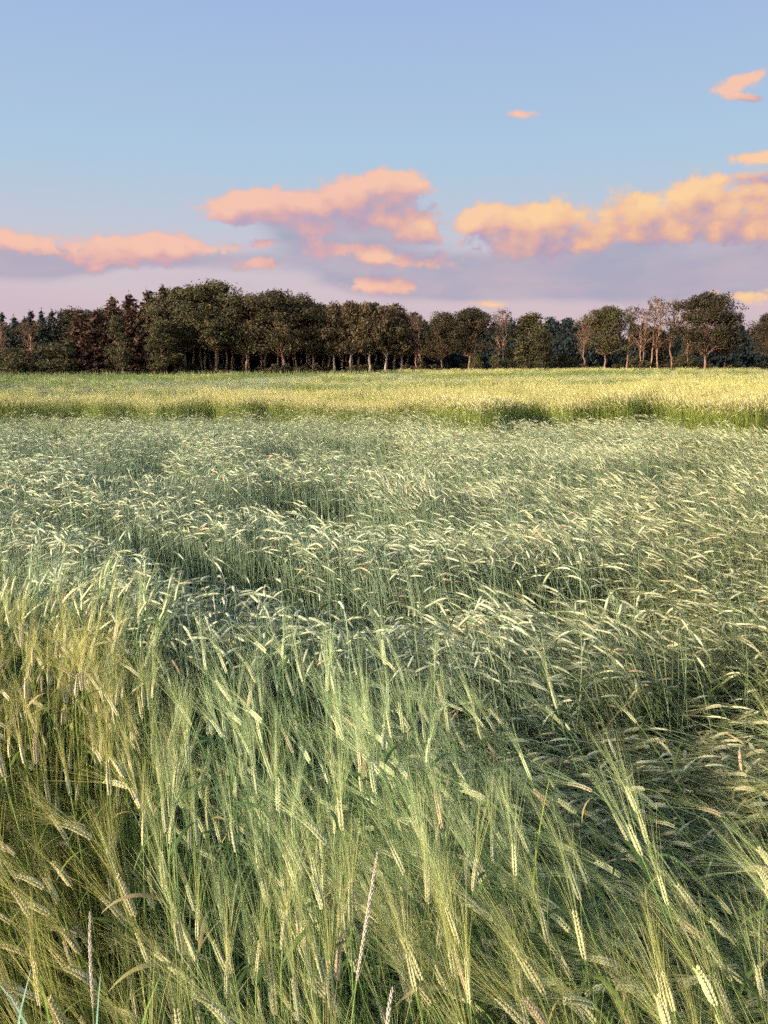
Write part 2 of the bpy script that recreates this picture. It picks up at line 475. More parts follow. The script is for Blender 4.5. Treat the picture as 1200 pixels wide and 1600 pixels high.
def make_leaf(rng, p, up, az_, L, w, arch, seg=9, fold=0.25):
    mb = MB()
    out = np.array([math.cos(az_), math.sin(az_), 0.0])
    dr = nrm(up * rng.uniform(0.7, 1.1) + out * rng.uniform(0.3, 0.7)); pos = p.copy(); pts = [pos.copy()]
    for i in range(seg):
        t = (i + 1) / seg
        dr = nrm(dr + out * 0.25 * arch / seg + np.array([0, 0, -1.0]) * arch * (0.3 + 1.2 * t) / seg)
        pos = pos + dr * L / seg; pts.append(pos.copy())
    tt = np.linspace(0, 1, seg + 1)
    wid = w * 0.5 * np.minimum(1, 0.45 + 3 * tt) * (1 - tt ** 2.2) + 0.0003
    side = np.cross(np.array([0, 0, 1.0]), out) + rng.normal(0, 0.25, 3)
    ribbon(mb, pts, wid, nrm(side), 0, fold)
    return mb

class Plant: pass

def make_plant(seed, kind, lod):
    rng = np.random.default_rng(seed)
    if kind == 'standing':
        L = rng.uniform(0.55, 0.80) if lod == 0 else rng.uniform(0.74, 0.86); th0 = R(rng.uniform(1, 5)); th1 = R(rng.uniform(5, 22)); p = 1.6
        nod = R(rng.choice([rng.uniform(-8, 15), rng.uniform(15, 50), rng.uniform(60, 95)], p=[0.74, 0.20, 0.06])); nphi = rng.normal(0, 0.5)
    else:
        L = rng.uniform(0.62, 0.80); th0 = R(rng.uniform(30, 52)); th1 = R(rng.uniform(66, 86)); p = 0.9
        nod = R(rng.uniform(5, 50)); nphi = rng.normal(0, 0.25) if seed % 2 else rng.normal(0, 1.1)
        if seed % 2: nod = R(rng.uniform(-8, 22))
    if kind == 'hooked':
        L = rng.uniform(0.68, 0.80); th0 = R(rng.uniform(4, 14)); th1 = R(rng.uniform(16, 36)); p = 1.4
        nod = R(rng.uniform(72, 122)) - th1; nphi = rng.normal(0.3, 1.3)
    phi0 = rng.normal(0, 0.12)
    el_ = rng.uniform(0.052, 0.076)
    S, E = arc(rng, L, th0, th1, p, phi0, rng.uniform(0, 0.2), 12 if lod < 2 else 4, nod, nphi, el_, rng.uniform(0.2, 0.7),
               6 if lod == 0 else (3 if lod == 1 else 1), 8 if lod == 0 else (5 if lod == 1 else 3))
    st = MB()
    n = len(S); r0 = (0.0018, 0.0024, 0.0030)[lod]
    rad = np.linspace(r0 * 1.15, r0 * 0.62, n)
    tube(st, S, rad, 5 if lod == 0 else 3)
    ear, awn = make_ear(rng, E, lod, rng.uniform(0, math.pi), kind == 'standing')
    lf = []
    spots = [(0.84, 0.5, 0.12), (0.55, 1, 0.18), (0.3, 1, 0.18)] if lod == 0 else ([(0.8, .5, 0.14), (0.45, 1, 0.2)] if lod == 1 else [(0.5, 1, 0.2)])
    for (tt, _, ll) in spots:
        if rng.random() < (0.55 if lod == 0 else 0.35):
            q, ax = interp(S, tt)
            lf.append(make_leaf(rng, q, ax, rng.uniform(0, 6.28), ll * rng.uniform(0.7, 1.2), rng.uniform(0.005, 0.009) * (1 if lod < 2 else 1.2), rng.uniform(0.6, 2.4),
                                9 if lod == 0 else (5 if lod == 1 else 3), 0.25 if lod == 0 else 0.0))
    P_ = Plant(); P_.stem, P_.ear, P_.awn, P_.leaves, P_.S, P_.E = st, ear, awn, lf, S, E
    P_.name = kind
    mb = MB(); mb.merge(st, 0); mb.merge(ear, 1); mb.merge(awn, 2)
    for l_ in lf: mb.merge(l_, 3)
    P_.all = mb
    return P_

BM = [M_STEM, M_EAR, M_AWN, M_LEAF]
BML = [M_STEML, M_EARL, M_AWNL, M_LEAFL]
NEAR_ST = [make_plant(100 + i, 'standing', 0) for i in range(16)]
NEAR_LO = [make_plant(200 + i, 'lodged', 0) for i in range(10)]
MID_ST = [make_plant(300 + i, 'standing', 1) for i in range(8)]
MID_LO = [make_plant(400 + i, 'lodged', 1) for i in range(24)]
MID_HK = [make_plant(700 + i, 'hooked', 1) for i in range(20)]
def make_tuft(seed, kind, n=26, rad=0.30):
    rng = np.random.default_rng(seed)
    mb = MB()
    base = [make_plant(seed * 50 + k, kind, 2) for k in range(6)]
    for i in range(n):
        b = base[i % 6]
        a = rng.normal(0, 0.45); tl = rng.normal(0, 0.12); r = rad * math.sqrt(rng.random()); q = rng.uniform(0, 6.28)
        s = rng.uniform(0.85, 1.12)
        Mx = np.array(Matrix.Translation((r * math.cos(q), r * math.sin(q), 0)) @ Matrix.Rotation(a, 4, 'Z') @ Matrix.Rotation(tl, 4, 'Y') @ Matrix.Scale(s, 4))
        mb.merge(b.all, None, Mx)
    return mb
TUFT_ST = [make_tuft(11 + i, 'standing') for i in range(5)]
TUFT_LO = [make_tuft(31 + i, 'lodged') for i in range(5)]

variants = []
def addvar(lst, tag):
    ids = []
    for p in lst:
        mb = p.all if isinstance(p, Plant) else p
        me = mb.mesh('barley_' + tag, BML if 'lodged' in tag else BM)
        o = bpy.data.objects.new('barley_source_' + tag, me)   # never linked: geometry source for the instances only
        ids.append(len(variants)); variants.append(o)
    return ids
V_NS, V_NL = addvar(NEAR_ST, 'standing'), addvar(NEAR_LO, 'lodged')
V_MS, V_ML = addvar(MID_ST, 'standing'), addvar(MID_LO, 'lodged')
V_MH = addvar(MID_HK, 'lodged_hooked')
V_TS, V_TL = addvar(TUFT_ST, 'standing_tuft'), addvar(TUFT_LO, 'lodged_tuft')

# --- smooth value noise over the field (numpy)
_rs = np.random.default_rng(7)
_G = _rs.random((256, 256))
def vnoise(x, y, sx, sy, seed=0, octv=3):
    x = np.asarray(x, float) / sx + seed * 17.3; y = np.asarray(y, float) / sy + seed * 9.1
    out = 0; amp = 1; tot = 0
    for o in range(octv):
        xi = np.floor(x).astype(int); yi = np.floor(y).astype(int); fx = x - xi; fy = y - yi
        fx = fx * fx * (3 - 2 * fx); fy = fy * fy * (3 - 2 * fy)
        g = lambda i, j: _G[i % 256, j % 256]
        out = out + amp * ((g(xi, yi) * (1 - fx) + g(xi + 1, yi) * fx) * (1 - fy) + (g(xi, yi + 1) * (1 - fx) + g(xi + 1, yi + 1) * fx) * fy)
        tot += amp; amp *= 0.5; x = x * 2.03 + 5; y = y * 2.03 + 11
    return out / tot
def sst(v, a, b):
    t = np.clip((v - a) / (b - a), 0, 1); return t * t * (3 - 2 * t)

def terrain(x, y):
    """the ground climbs very gently towards the wood"""
    return 0.0085 * np.clip(np.asarray(y, float) - 22, 0, 140) + 0.0 * np.asarray(x, float)

def standing(x, y):
    """1 where the crop stands, 0 where it is lodged"""
    u = x / np.maximum(y, 0.3)
    # near edge of the flattened area: 2.6 m on the left, 2.0 m in the middle, 1.35 m on the right
    yb = np.interp(u, [-0.6, -0.42, -0.3, -0.1, 0.2, 0.32, 0.5], [2.6, 2.45, 1.95, 1.8, 1.85, 1.7, 1.5]) + (vnoise(x, y, 0.4, 0.4, 3) - 0.5) * 0.7
    near = sst(yb - y, -0.55, 0.40)
    # far edge: standing strip
    fe = np.interp(u, [-0.6, -0.3, -0.12, 0.05, 0.12, 0.2, 0.26, 0.34, 0.40, 0.55], [24.5, 23.0, 21.5, 20.5, 17.5, 19.5, 17.2, 19.0, 16.4, 15.6])
    fe = fe + (vnoise(x, y, 1.5, 5.0, 5) - 0.5) * 5.0 + (vnoise(x, y, 0.7, 3.0, 15) - 0.5) * 3.0
    depth = np.interp(u, [-0.5, -0.1, 0.15, 0.4], [2.4, 3.2, 7.0, 26.0])
    s1 = ((y - fe < 2.2) | (vnoise(x, y, 8.0, 3.6, 77, 2) > 0.40)) * sst(y - fe, -0.25, 0.25) * (1 - sst(y - fe - depth, -1, 2))
    # further back narrow ridges of standing crop run across the flattened field
    ph = np.log(np.maximum(y, 1)) / 0.40 + (vnoise(x, y, 22.0, 30.0, 9, 2) - 0.5) * 2.2
    fr = np.mod(ph, 1.0)
    s2 = ((fr < 0.28) & (vnoise(x, y, 11.0, 9.0, 14, 2) > 0.44)) * sst(y - fe - depth, 0, 3) * (y < 150)
    return np.clip(near + s1 + s2, 0, 1)

def bare_foot(x, y):
    """thin crop just in front of every standing strip"""
    a = standing(x, y); b = standing(x, y + 0.7 + 0.03 * np.maximum(y - 20, 0))
    return (a < 0.5) & (b > 0.5)

def barley_edge(x):      # the crop ends here on the left, the green field begins
    return np.interp(x, [-80, -45, -30, -10, 10, 40, 100], [60, 66, 76, 110, 160, 162, 162])

rng = np.random.default_rng(42)
P_pos, P_rot, P_sc, P_vi, P_near, P_st = [], [], [], [], [], []
def scatter(n, y0, y1, ypow, margin, mode):
    # sample y with weight ~ width(y) * density falloff
    ys = []
    yy = rng.uniform(y0, y1, n * 6)
    wd = (yy * 0.52 + margin) * np.power(np.maximum(yy, 0.5) / y0, -ypow)
    keep = rng.random(n * 6) < wd / wd.max()
    yy = yy[keep][:n]
    xx = rng.uniform(-1, 1, len(yy)) * (yy * 0.52 + margin)
    return xx, yy

def lean_field(x, y):
    u = x / np.maximum(y, 0.3)
    # direction the stems lean towards, degrees ccw from +x: right side to the left and away, left side mostly away
    base_ = np.interp(u, [-0.5, -0.2, 0.1, 0.3, 0.5], [100, 104, 128, 154, 168])
    base_ = np.where(y < 2.4, np.interp(u, [-0.5, -0.1, 0.15, 0.3, 0.5], [120, 95, 120, 138, 146]), base_)
    wob = (vnoise(x, y, 1.5, 1.2, 21, 2) - 0.5) * 120 + (vnoise(x, y, 5, 4, 22, 2) - 0.5) * 60
    return base_ + wob * np.interp(u, [-0.3, 0.3], [1.0, 0.45])

def u_far(x, y): return x / y < 0.15 or y > 48
def place(xx, yy, mode):
    st = standing(xx, yy)
    isst = rng.random(len(xx)) < st
    if mode > 0:
        drop = bare_foot(xx, yy) & (yy > 12) & (rng.random(len(xx)) < 0.8)
        xx, yy, st, isst = xx[~drop], yy[~drop], st[~drop], isst[~drop]
    if mode == 1:                                   # hollows between the bunches, and troughs between the folds
        hole = (vnoise(xx, yy, 0.30, 0.24, 61, 2) < 0.40) & (rng.random(len(xx)) < 0.78) & ~isst
        xx, yy, st, isst = xx[~hole], yy[~hole], st[~hole], isst[~hole]
    ln = lean_field(xx, yy)
    # folds of the flattened crop: flat backs, then a step up to a steep front that shows its stems
    per_ = 0.75 + 0.035 * yy
    ph = yy + 1.5 * (vnoise(xx, yy, 2.4, 2.4, 31, 2) - 0.5) * 2 + 0.35 * xx
    fold = np.mod(ph / (1.4 + 0.9 * sst(yy, 6, 16)), 1.0)
    famp = (0.8 + 0.3 * sst(vnoise(xx, yy, 2.5, 1.6, 41, 2), 0.35, 0.6)) * np.interp(xx / np.maximum(yy, .3), [0.1, 0.35], [1.0, 0.92]) * np.interp(yy, [11, 16], [1, 0.5])
    for x, y, s, l, fo, fa, vo, ca, ct, hv in zip(xx, yy, isst, ln, fold, famp, vnoise(xx, yy, 2.0, 1.6, 51, 2), (vnoise(xx, yy, 0.20, 0.20, 71, 2) - 0.5) * 100, (vnoise(xx, yy, 0.24, 0.24, 81, 2) - 0.5) * 55, 0.80 + 0.40 * vnoise(xx, yy, 2.4, 2.6, 91, 3)):
        if not s and fo > 0.76 and mode == 1 and rng.random() < 0.95 * fa: continue
        if mode == 0: vi = rng.choice(V_NS if s else V_NL)
        elif mode == 1: vi = rng.choice(V_MS if s else V_ML)
        else: vi = rng.choice(V_TS if s else V_TL)
        uu = x / max(y, .3); hk = False
        if mode == 1 and not s:
            hk = rng.random() < np.interp(uu + 0.5 * (vo - 0.5), [-0.05, 0.22], [0.85, 0.12]) * np.interp(y, [10, 15], [1, 0.45])
            vi = rng.choice(V_MH) if hk else V_ML[2 * rng.integers(0, 12) + (1 if rng.random() < 0.75 else 0)]
        if s:
            u = x / max(y, .3)
            az_ = R(l + (ca * float(np.interp(u, [0.0, 0.3], [1.6, 0.4])) if mode == 0 else rng.normal(0, 60)) + rng.normal(0, 15)) if mode < 2 else R(rng.uniform(90, 220))
            tilt = R(rng.normal(0, 5) + (np.interp(u, [0.0, 0.35], [0, 26]) * np.interp(y, [0.8, 1.5], [0.45, 1.0]) - np.interp(y, [0.9, 1.6], [7, 0]) if y < 3 else 0) + (np.interp(u, [-0.5, -0.25], [10, 0]) if y < 3 else 0))
        else:
            az_ = R(l + (ca if mode == 1 else 0) + rng.normal(0, 6) + 75 * fo * fa * float(np.interp(uu, [0.0, 0.2], [1, 0])))
            tilt = R(rng.normal(0, 3) + (((fo ** 0.8 * 62 - 50) * fa + 3 + ct) if mode == 1 else 8) + float(np.interp(y, [11, 15], [0, 11])))
            if hk: tilt = R(rng.normal(0, 4) + ct * 0.35 + (-10 + 62 * float(sst(fo, 0.3, 0.6))) * fa + float(np.interp(y, [12, 15], [0, 22])))
        sc = rng.uniform(0.88, 1.10)
        if s and 14 < y < 30: sc *= 1.08
        if s and y > 14: sc *= hv * float(np.interp(x / y, [0.0, 0.12], [0.86, 1.0]))
        if mode == 2: sc *= np.interp(y, [18, 60, 160], [1.0, 1.05, 1.1]) * (0.93 if s and y > 26 and u_far(x, y) else 1.0)
        e = (Matrix.Rotation(az_, 3, 'Z') @ Matrix.Rotation(tilt, 3, 'Y')).to_euler()
        P_pos.append((x, y, float(terrain(x, y)))); P_rot.append(tuple(e)); P_sc.append(sc); P_vi.append(int(vi)); P_near.append(mode); P_st.append(bool(s))

xx, yy = scatter(4400, 0.55, 2.9, 0.0, 1.1, 0); place(xx, yy, 0)
xx, yy = scatter(42000, 2.5, 8.0, 0.5, 1.4, 1); place(xx, yy, 1)
xx, yy = scatter(78000, 7.5, 19.5, 0.6, 2.4, 1); place(xx, yy, 1)
xx, yy = scatter(90000, 14.5, 27, 0.0, 3, 1)
k = (standing(xx, yy) > 0.5) & ((standing(xx, yy - 1.6) < 0.5) | (yy < 19)); print('strip', k.sum()); place(xx[k], yy[k], 1)
xx, yy = scatter(5200, 18.5, 34, 0.6, 3, 2); place(xx, yy, 2)
xx, yy = scatter(19000, 32, 162, 0.9, 8, 2); k = yy < barley_edge(xx); place(xx[k], yy[k], 2)

P_pos = np.array(P_pos); P_rot = np.array(P_rot); P_sc = np.array(P_sc); P_vi = np.array(P_vi); P_near = np.array(P_near)

# --- the 300 plants whose ears show largest become things of their own
Minv = np.array(cam.matrix_world.inverted())
allplants = NEAR_ST + NEAR_LO
cand = []
for i in np.where(P_near == 0)[0]:
    pl = allplants[P_vi[i]]
    Mx = Matrix.Translation(P_pos[i]) @ Euler(P_rot[i]).to_matrix().to_4x4() @ Matrix.Scale(P_sc[i], 4)
    a = Mx @ Vector(pl.E[0]); b = Mx @ Vector(pl.E[-1])
    pr = []
    for q in (a, b):
        w = Minv @ np.array([*q, 1])
        pr.append((600 + FPX * w[0] / -w[2], 800 - FPX * w[1] / -w[2], -w[2]))
    mx_, my_ = (pr[0][0] + pr[1][0]) / 2, (pr[0][1] + pr[1][1]) / 2
    if -10 < mx_ < 1210 and 560 < my_ < 1615 and pr[0][2] > 0.3:
        ln_ = math.hypot(pr[0][0] - pr[1][0], pr[0][1] - pr[1][1])
        cand.append((pr[0][2], i, mx_, my_, pr, ln_))
cand.sort(key=lambda c: c[0])
cand = cand[:300]
indiv = {c[1] for c in cand}
print('individual plants', len(cand), 'all points', len(P_pos))

part_cache = {}
def part_mesh(vi):
    if vi not in part_cache:
        p = allplants[vi]; q = BML if p.name == 'lodged' else BM
        part_cache[vi] = (p.stem.mesh('barley_stem', [q[0]]), p.ear.mesh('barley_ear', [q[1]]), p.awn.mesh('barley_awns', [q[2]]),
                          [l_.mesh('barley_leaf', [q[3]]) for l_ in p.leaves])
    return part_cache[vi]

def link(name, data, parent=None):
    o = bpy.data.objects.new(name, data); C.objects.link(o)
    if parent is not None: o.parent = parent
    return o
def tagit(o, label, cat, group=None, kind=None):
    if label: o['label'] = label
    if cat: o['category'] = cat
    if group: o['group'] = group
    if kind: o['kind'] = kind
    return o

def frac_words(v, n, names): return names[min(n - 1, max(0, int(v * n)))]
XN = ['at left edge', 'far left', 'mid left', 'left of centre', 'just left of centre', 'just right of centre', 'right of centre', 'mid right', 'far right', 'at right edge']
YN = ['back rank', 'fourth rank', 'third rank', 'second rank', 'front rank', 'bottom edge']
def posture(pr, ln_):
    dx = pr[1][0] - pr[0][0]; dy = pr[0][1] - pr[1][1]
    ang = math.degrees(math.atan2(dy, dx))
    if ln_ < 22: return 'pointing away'
    if 75 <= ang <= 105: return 'upright'
    if 105 < ang <= 130: return 'tipped left'
    if 130 < ang <= 160: return 'leaning left'
    if 50 <= ang < 75: return 'tipped right'
    if 20 <= ang < 50: return 'leaning right'
    if -20 <= ang < 20: return 'flat right'
    if ang > 160 or ang < -160: return 'flat left'
    return 'nodding'
ORD = ['leftmost', 'second from left', 'third from left', 'fourth from left', 'fifth from left', 'sixth from left', 'seventh from left', 'eighth from left', 'ninth from left', 'tenth from left', 'eleventh from left', 'twelfth from left']
def single_out(items):
    """items: (object, label, x): where several share a label, say which by its order from the left"""
    by = {}
    for o, l, x in items: by.setdefault(l, []).append((x, o))
    for l, lst in by.items():
        lst.sort(key=lambda q: q[0])
        for k, (x, o) in enumerate(lst):
            o['label'] = l if len(lst) == 1 else f'{l}, {ORD[min(k, 11)]}'
labelled = []
for (dist, i, mx_, my_, pr, ln_) in cand:
    r_ = link('barley_plant', None)
    r_.empty_display_size = 0.02
    r_.location = P_pos[i]; r_.rotation_euler = P_rot[i]; s_ = float(P_sc[i]); r_.scale = (s_, s_, s_)
    sm, em, am, lms = part_mesh(int(P_vi[i]))
    link('stem', sm, r_)
    ear = link('ear', em, r_)
    link('awns', am, ear)
    for lm in lms: link('leaf', lm, r_)
    yv = (my_ - 950) / 650
    tone = 'golden green' if (mx_ < 330 and my_ < 1500) else ('yellow green' if my_ > 1430 else ('grey green' if mx_ < 900 else 'olive green'))
    size = 'long ' if ln_ > 82 else ('short ' if ln_ < 50 else '')
    tagit(r_, f"{size}{tone} barley, ear {posture(pr, ln_)}, {frac_words(mx_ / 1200, 10, XN)}, {frac_words(yv, 6, YN)}", 'barley', 'nearest barley plants in the foreground')
    labelled.append((r_, r_['label'], mx_))

single_out(labelled)

# --- all the other plants: one object, plants set on points
mask = np.array([i not in indiv for i in range(len(P_pos))])
pp, rr, ss, vv = P_pos[mask], P_rot[mask], P_sc[mask], P_vi[mask]
me = bpy.data.meshes.new('barley_crop')
me.vertices.add(len(pp)); me.vertices.foreach_set('co', pp.astype(np.float32).ravel())
for nm, typ, dat, key in (('rot', 'FLOAT_VECTOR', rr.astype(np.float32).ravel(), 'vector'), ('sca', 'FLOAT', ss.astype(np.float32), 'value'), ('vi', 'INT', vv.astype(np.int32), 'value')):
    at = me.attributes.new(nm, typ, 'POINT'); at.data.foreach_set(key, dat)
for m in BM + BML: me.materials.append(m)
crop = link('barley_crop', me)
tagit(crop, 'grey green barley crop, standing in strips and flattened in swirling folds across the field', 'barley crop', None, 'stuff')
ng = bpy.data.node_groups.new('barley_on_points', 'GeometryNodeTree')
ng.interface.new_socket('Geometry', in_out='INPUT', socket_type='NodeSocketGeometry')
ng.interface.new_socket('Geometry', in_out='OUTPUT', socket_type='NodeSocketGeometry')
gi = ng.nodes.new('NodeGroupInput'); go = ng.nodes.new('NodeGroupOutput')
gti = ng.nodes.new('GeometryNodeGeometryToInstance')
for o in reversed(variants):
    oi = ng.nodes.new('GeometryNodeObjectInfo'); oi.inputs['Object'].default_value = o; oi.inputs['As Instance'].default_value = False
    g1 = ng.nodes.new('GeometryNodeGeometryToInstance')
    ng.links.new(oi.outputs['Geometry'], g1.inputs[0])
    if 'join' not in dir(): join = ng.nodes.new('GeometryNodeJoinGeometry')
    ng.links.new(g1.outputs[0], join.inputs[0])
ng.nodes.remove(gti)
iop = ng.nodes.new('GeometryNodeInstanceOnPoints')
iop.inputs['Pick Instance'].default_value = True
def named(nm, typ):
    n = ng.nodes.new('GeometryNodeInputNamedAttribute'); n.data_type = typ; n.inputs[0].default_value = nm
    return n.outputs[0]
ng.links.new(gi.outputs[0], iop.inputs['Points']); ng.links.new(join.outputs[0], iop.inputs['Instance'])
ng.links.new(named('vi', 'INT'), iop.inputs['Instance Index'])
e2r = ng.nodes.new('FunctionNodeEulerToRotation'); ng.links.new(named('rot', 'FLOAT_VECTOR'), e2r.inputs[0])
ng.links.new(e2r.outputs[0], iop.inputs['Rotation'])
ng.links.new(named('sca', 'FLOAT'), iop.inputs['Scale'])
ng.links.new(iop.outputs[0], go.inputs[0])
md = crop.modifiers.new('plants', 'NODES'); md.node_group = ng

# ------------------------------------------------------------------ ground
def grid_mesh(name, x0, x1, y0, y1, nx, ny, mat, zoff=0.0, zfun=None):
    xs = np.linspace(x0, x1, nx + 1); ys = np.linspace(y0, y1, ny + 1)
    v = [(x, y, float(terrain(x, y)) + zoff + (zfun(x, y) if zfun else 0)) for y in ys for x in xs]
    f = [(j * (nx + 1) + i, j * (nx + 1) + i + 1, (j + 1) * (nx + 1) + i + 1, (j + 1) * (nx + 1) + i) for j in range(ny) for i in range(nx)]
    mb = MB(); mb.add(v, f); return mb.mesh(name, [mat], True)
g_ = link('ground', grid_mesh('ground', -2000, 2000, -400, 2600, 20, 600, M_SOIL)); g_['kind'] = 'structure'

# ------------------------------------------------------------------ green field on the left
mb = MB()
gx = np.linspace(-170, 30, 60); v = []; f = []
for x in gx:
    ye = float(barley_edge(x)) + 0.5
    for k in range(6):
        y = ye + (215 - ye) * k / 5
        v.append((x, y, float(terrain(x, y)) + 0.02))
for i in range(len(gx) - 1):
    for k in range(5): f.append((i * 6 + k, (i + 1) * 6 + k, (i + 1) * 6 + k + 1, i * 6 + k + 1))
mb.add(v, f)
gf = link('green_field', mb.mesh('green_field', [M_GREEN])); gf['kind'] = 'structure'
mb = MB(); r_ = np.random.default_rng(77)
for i in range(16000):
    y = r_.uniform(58, 185); x = r_.uniform(-0.6, 0.1) * y
    if y < barley_edge(x) + 0.3: continue
    h = r_.uniform(0.10, 0.28); a = r_.uniform(0, 6.28); w = r_.uniform(0.04, 0.1); z = float(terrain(x, y))
    lx, ly = r_.normal(0, 0.05, 2)
    c_, s_ = math.cos(a) * w, math.sin(a) * w
    mb.add([(x - c_, y - s_, z), (x + c_, y + s_, z), (x + lx, y + ly, z + h)], [(0, 1, 2)])
gg = link('young_crop', mb.mesh('young_crop', [M_GREEN])); tagit(gg, 'short bright green crop beyond the barley on the left', 'crop', None, 'stuff')

# ------------------------------------------------------------------ trees
def leafquads(mb, centers, nrm_dir, size, rng, mi=0, elong=1.0, droop=0.0):
    n = len(centers)
    a = rng.normal(size=(n, 3)) + nrm_dir * 0.8
    a /= np.linalg.norm(a, axis=1, keepdims=True)
    b = rng.normal(size=(n, 3)); b[:, 2] -= droop * 3
    b -= a * (a * b).sum(1, keepdims=True); b /= np.linalg.norm(b, axis=1, keepdims=True) + 1e-9
    c = np.cross(a, b)
    s = size * rng.uniform(0.6, 1.3, (n, 1))
    q = np.stack([centers - b * s * elong, centers + c * s * 0.55 + b * s * 0.1, centers + b * s * elong, centers - c * s * 0.55 - b * s * 0.1], 1).reshape(-1, 3)
    idx = np.arange(n * 4).reshape(n, 4) + mb.n
    mb.v.append(q); mb.n += n * 4
    mb.f += [tuple(r) for r in idx.tolist()]; mb.mi += [mi] * n

def limb(mb, a, b, r0, r1, rng, n=4, wob=0.06, sides=5, sag=0.0):
    a = np.array(a, float); b = np.array(b, float); L = np.linalg.norm(b - a)
    pts = []
    for i in range(n + 1):
        t = i / n; p = a * (1 - t) + b * t
        if 0 < i < n: p = p + rng.normal(0, wob * L / n, 3)
        p = p + np.array([0, 0, sag * L * math.sin(math.pi * t)])
        pts.append(p)
    tube(mb, pts, np.linspace(r0, r1, n + 1), sides)
    return pts

def broadleaf(seed, H, Wd, bole=0.25, nc=60, per=70, leaf=0.30, crown_top=1.0, shape='round', droop=0.0, cl=0.11, lean=0.0, trunks=1):
    """round: oak-like billows; oval: birch-like, hanging; open: see-through with visible limbs"""
    rng = np.random.default_rng(seed)
    tr = MB(); cr = MB()
    tops = []
    for k in range(trunks):
        bx = (k - (trunks - 1) / 2) * 1.2
        r0 = H * 0.016 / math.sqrt(trunks)
        top = np.array([bx + lean * H + rng.normal(0, 0.02 * H), rng.normal(0, 0.02 * H), H * rng.uniform(0.82, 0.9)])
        pts = limb(tr, (bx, 0, -0.3), top, r0, r0 * 0.18, rng, 9, 0.14 if shape == 'open' else 0.07, 7)
        tops.append(np.array(pts))
    z0 = bole * H; lob = rng.uniform(0, 6.28)
    for i in range(nc):
        t = rng.random() ** 0.85
        if shape == 'round': prof = math.sqrt(max(0.02, 1 - (2 * min(t, .999) ** 0.8 - 1) ** 2)) ** 0.75
        elif shape == 'oval': prof = min(1, 0.55 + t * 2) * (1 - t ** 3) ** 0.7
        else: prof = (0.25 + 0.75 * t) * (1 - t ** 5) ** 0.5
        a = rng.uniform(0, 6.28); rr_ = (rng.random() ** 0.45) * Wd * 0.5 * prof * rng.uniform(0.70, 1.15) * (1 + 0.22 * math.sin(2 * a + lob) + 0.12 * math.sin(5 * a + 6 * t + lob))
        tk = tops[i % trunks]
        z = z0 + (H * 0.95 - z0) * t
        ci, _ = interp(tk, min(0.999, max(0, z / tk[-1][2])))
        c = np.array([ci[0] + rr_ * math.cos(a), ci[1] + rr_ * math.sin(a), z])
        R_ = H * cl * rng.uniform(0.45, 1.3)
        if shape == 'open': R_ *= rng.uniform(0.5, 1.0)
        # supporting limb
        za = max(z0 * 0.8, z - rr_ * rng.uniform(0.6, 1.3) - 0.05 * H)
        att, _ = interp(tk, min(0.98, max(0.05, za / tk[-1][2])))
        limb(tr, att, c, H * 0.0045 * (0.6 + rr_ / Wd), H * 0.0012, rng, 4, 0.22, 4, 0.06)
        if shape == 'open':
            for q in range(3):
                limb(tr, c, c + rng.normal(0, 1, 3) * R_ * np.array([0.9, 0.9, 1.1]) + np.array([0, 0, 0.4 * R_]), H * 0.0014, H * 0.0006, rng, 2, 0.2, 3)
        n = int(per * rng.uniform(0.6, 1.3))
        d = rng.normal(size=(n, 3)); d /= np.linalg.norm(d, axis=1, keepdims=True)
        rad = rng.random((n, 1)) ** 0.4
        sq = np.array([1.15, 1.15, 0.72 if droop == 0 else 1.3])
        pos = c + d * rad * R_ * sq
        # feathered sub-clusters
        pos += rng.normal(0, 0.10 * R_, pos.shape)
        leafquads(cr, pos, d, leaf, rng, 0, 1.0 + droop, droop)
    return tr, cr

def spruce(seed, H, Wd, bole=0.12, leaf=0.32, dens=1.0, irregular=0.25):
    rng = np.random.default_rng(seed)
    tr = MB(); cr = MB()
    limb(tr, (0, 0, -0.3), (rng.normal(0, .15), rng.normal(0, .15), H), H * 0.013, 0.03, rng, 6, 0.04, 6)
    z = bole * H
    while z < H * 0.985:
        t = (z - bole * H) / (H * (1 - bole))
        rad = Wd * 0.5 * (1 - t) ** 0.75 * min(1, 0.65 + 2 * t) + 0.25
        nb = max(4, int(8 * (1 - t) + 4))
        for k in range(nb):
            a = rng.uniform(0, 6.28); L = rad * rng.uniform(1 - irregular * 2.0, 1 + irregular * 1.3)
            dr = np.array([math.cos(a), math.sin(a), -0.28 + 0.5 * t])
            zz = z + rng.uniform(-0.3, 0.3)
            if k % 3 == 0: limb(tr, (0, 0, zz), np.array([0, 0, zz]) + dr * L * 0.9, 0.05, 0.015, rng, 2, 0.05, 3)
            n = int(10 * L * dens) + 5
            s = np.sqrt(rng.random((n, 1)))
            pos = np.array([0, 0, zz]) + dr * L * s + rng.normal(0, 0.16, (n, 3)) * (0.4 + s) + np.array([0, 0, 1.0]) * (-0.10 * L * s ** 2)
            leafquads(cr, pos, np.tile(np.array([0, 0, 0.6]), (n, 1)), leaf, rng, 0, 1.5, 0.25)
        z += 0.5 + 0.35 * (1 - t)
    n = 14
    pos = np.array([0, 0, H]) + rng.normal(0, 1, (n, 3)) * np.array([0.12, 0.12, 0.5])
    leafquads(cr, pos, np.zeros((n, 3)), leaf * 0.6, rng, 0, 1.5)
    return tr, cr

def pine(seed, H, Wd, bole=0.5):
    rng = np.random.default_rng(seed)
    return broadleaf(seed, H, Wd, bole, 34, 60, 0.30, 1, 'oval', 0.0, 0.085)

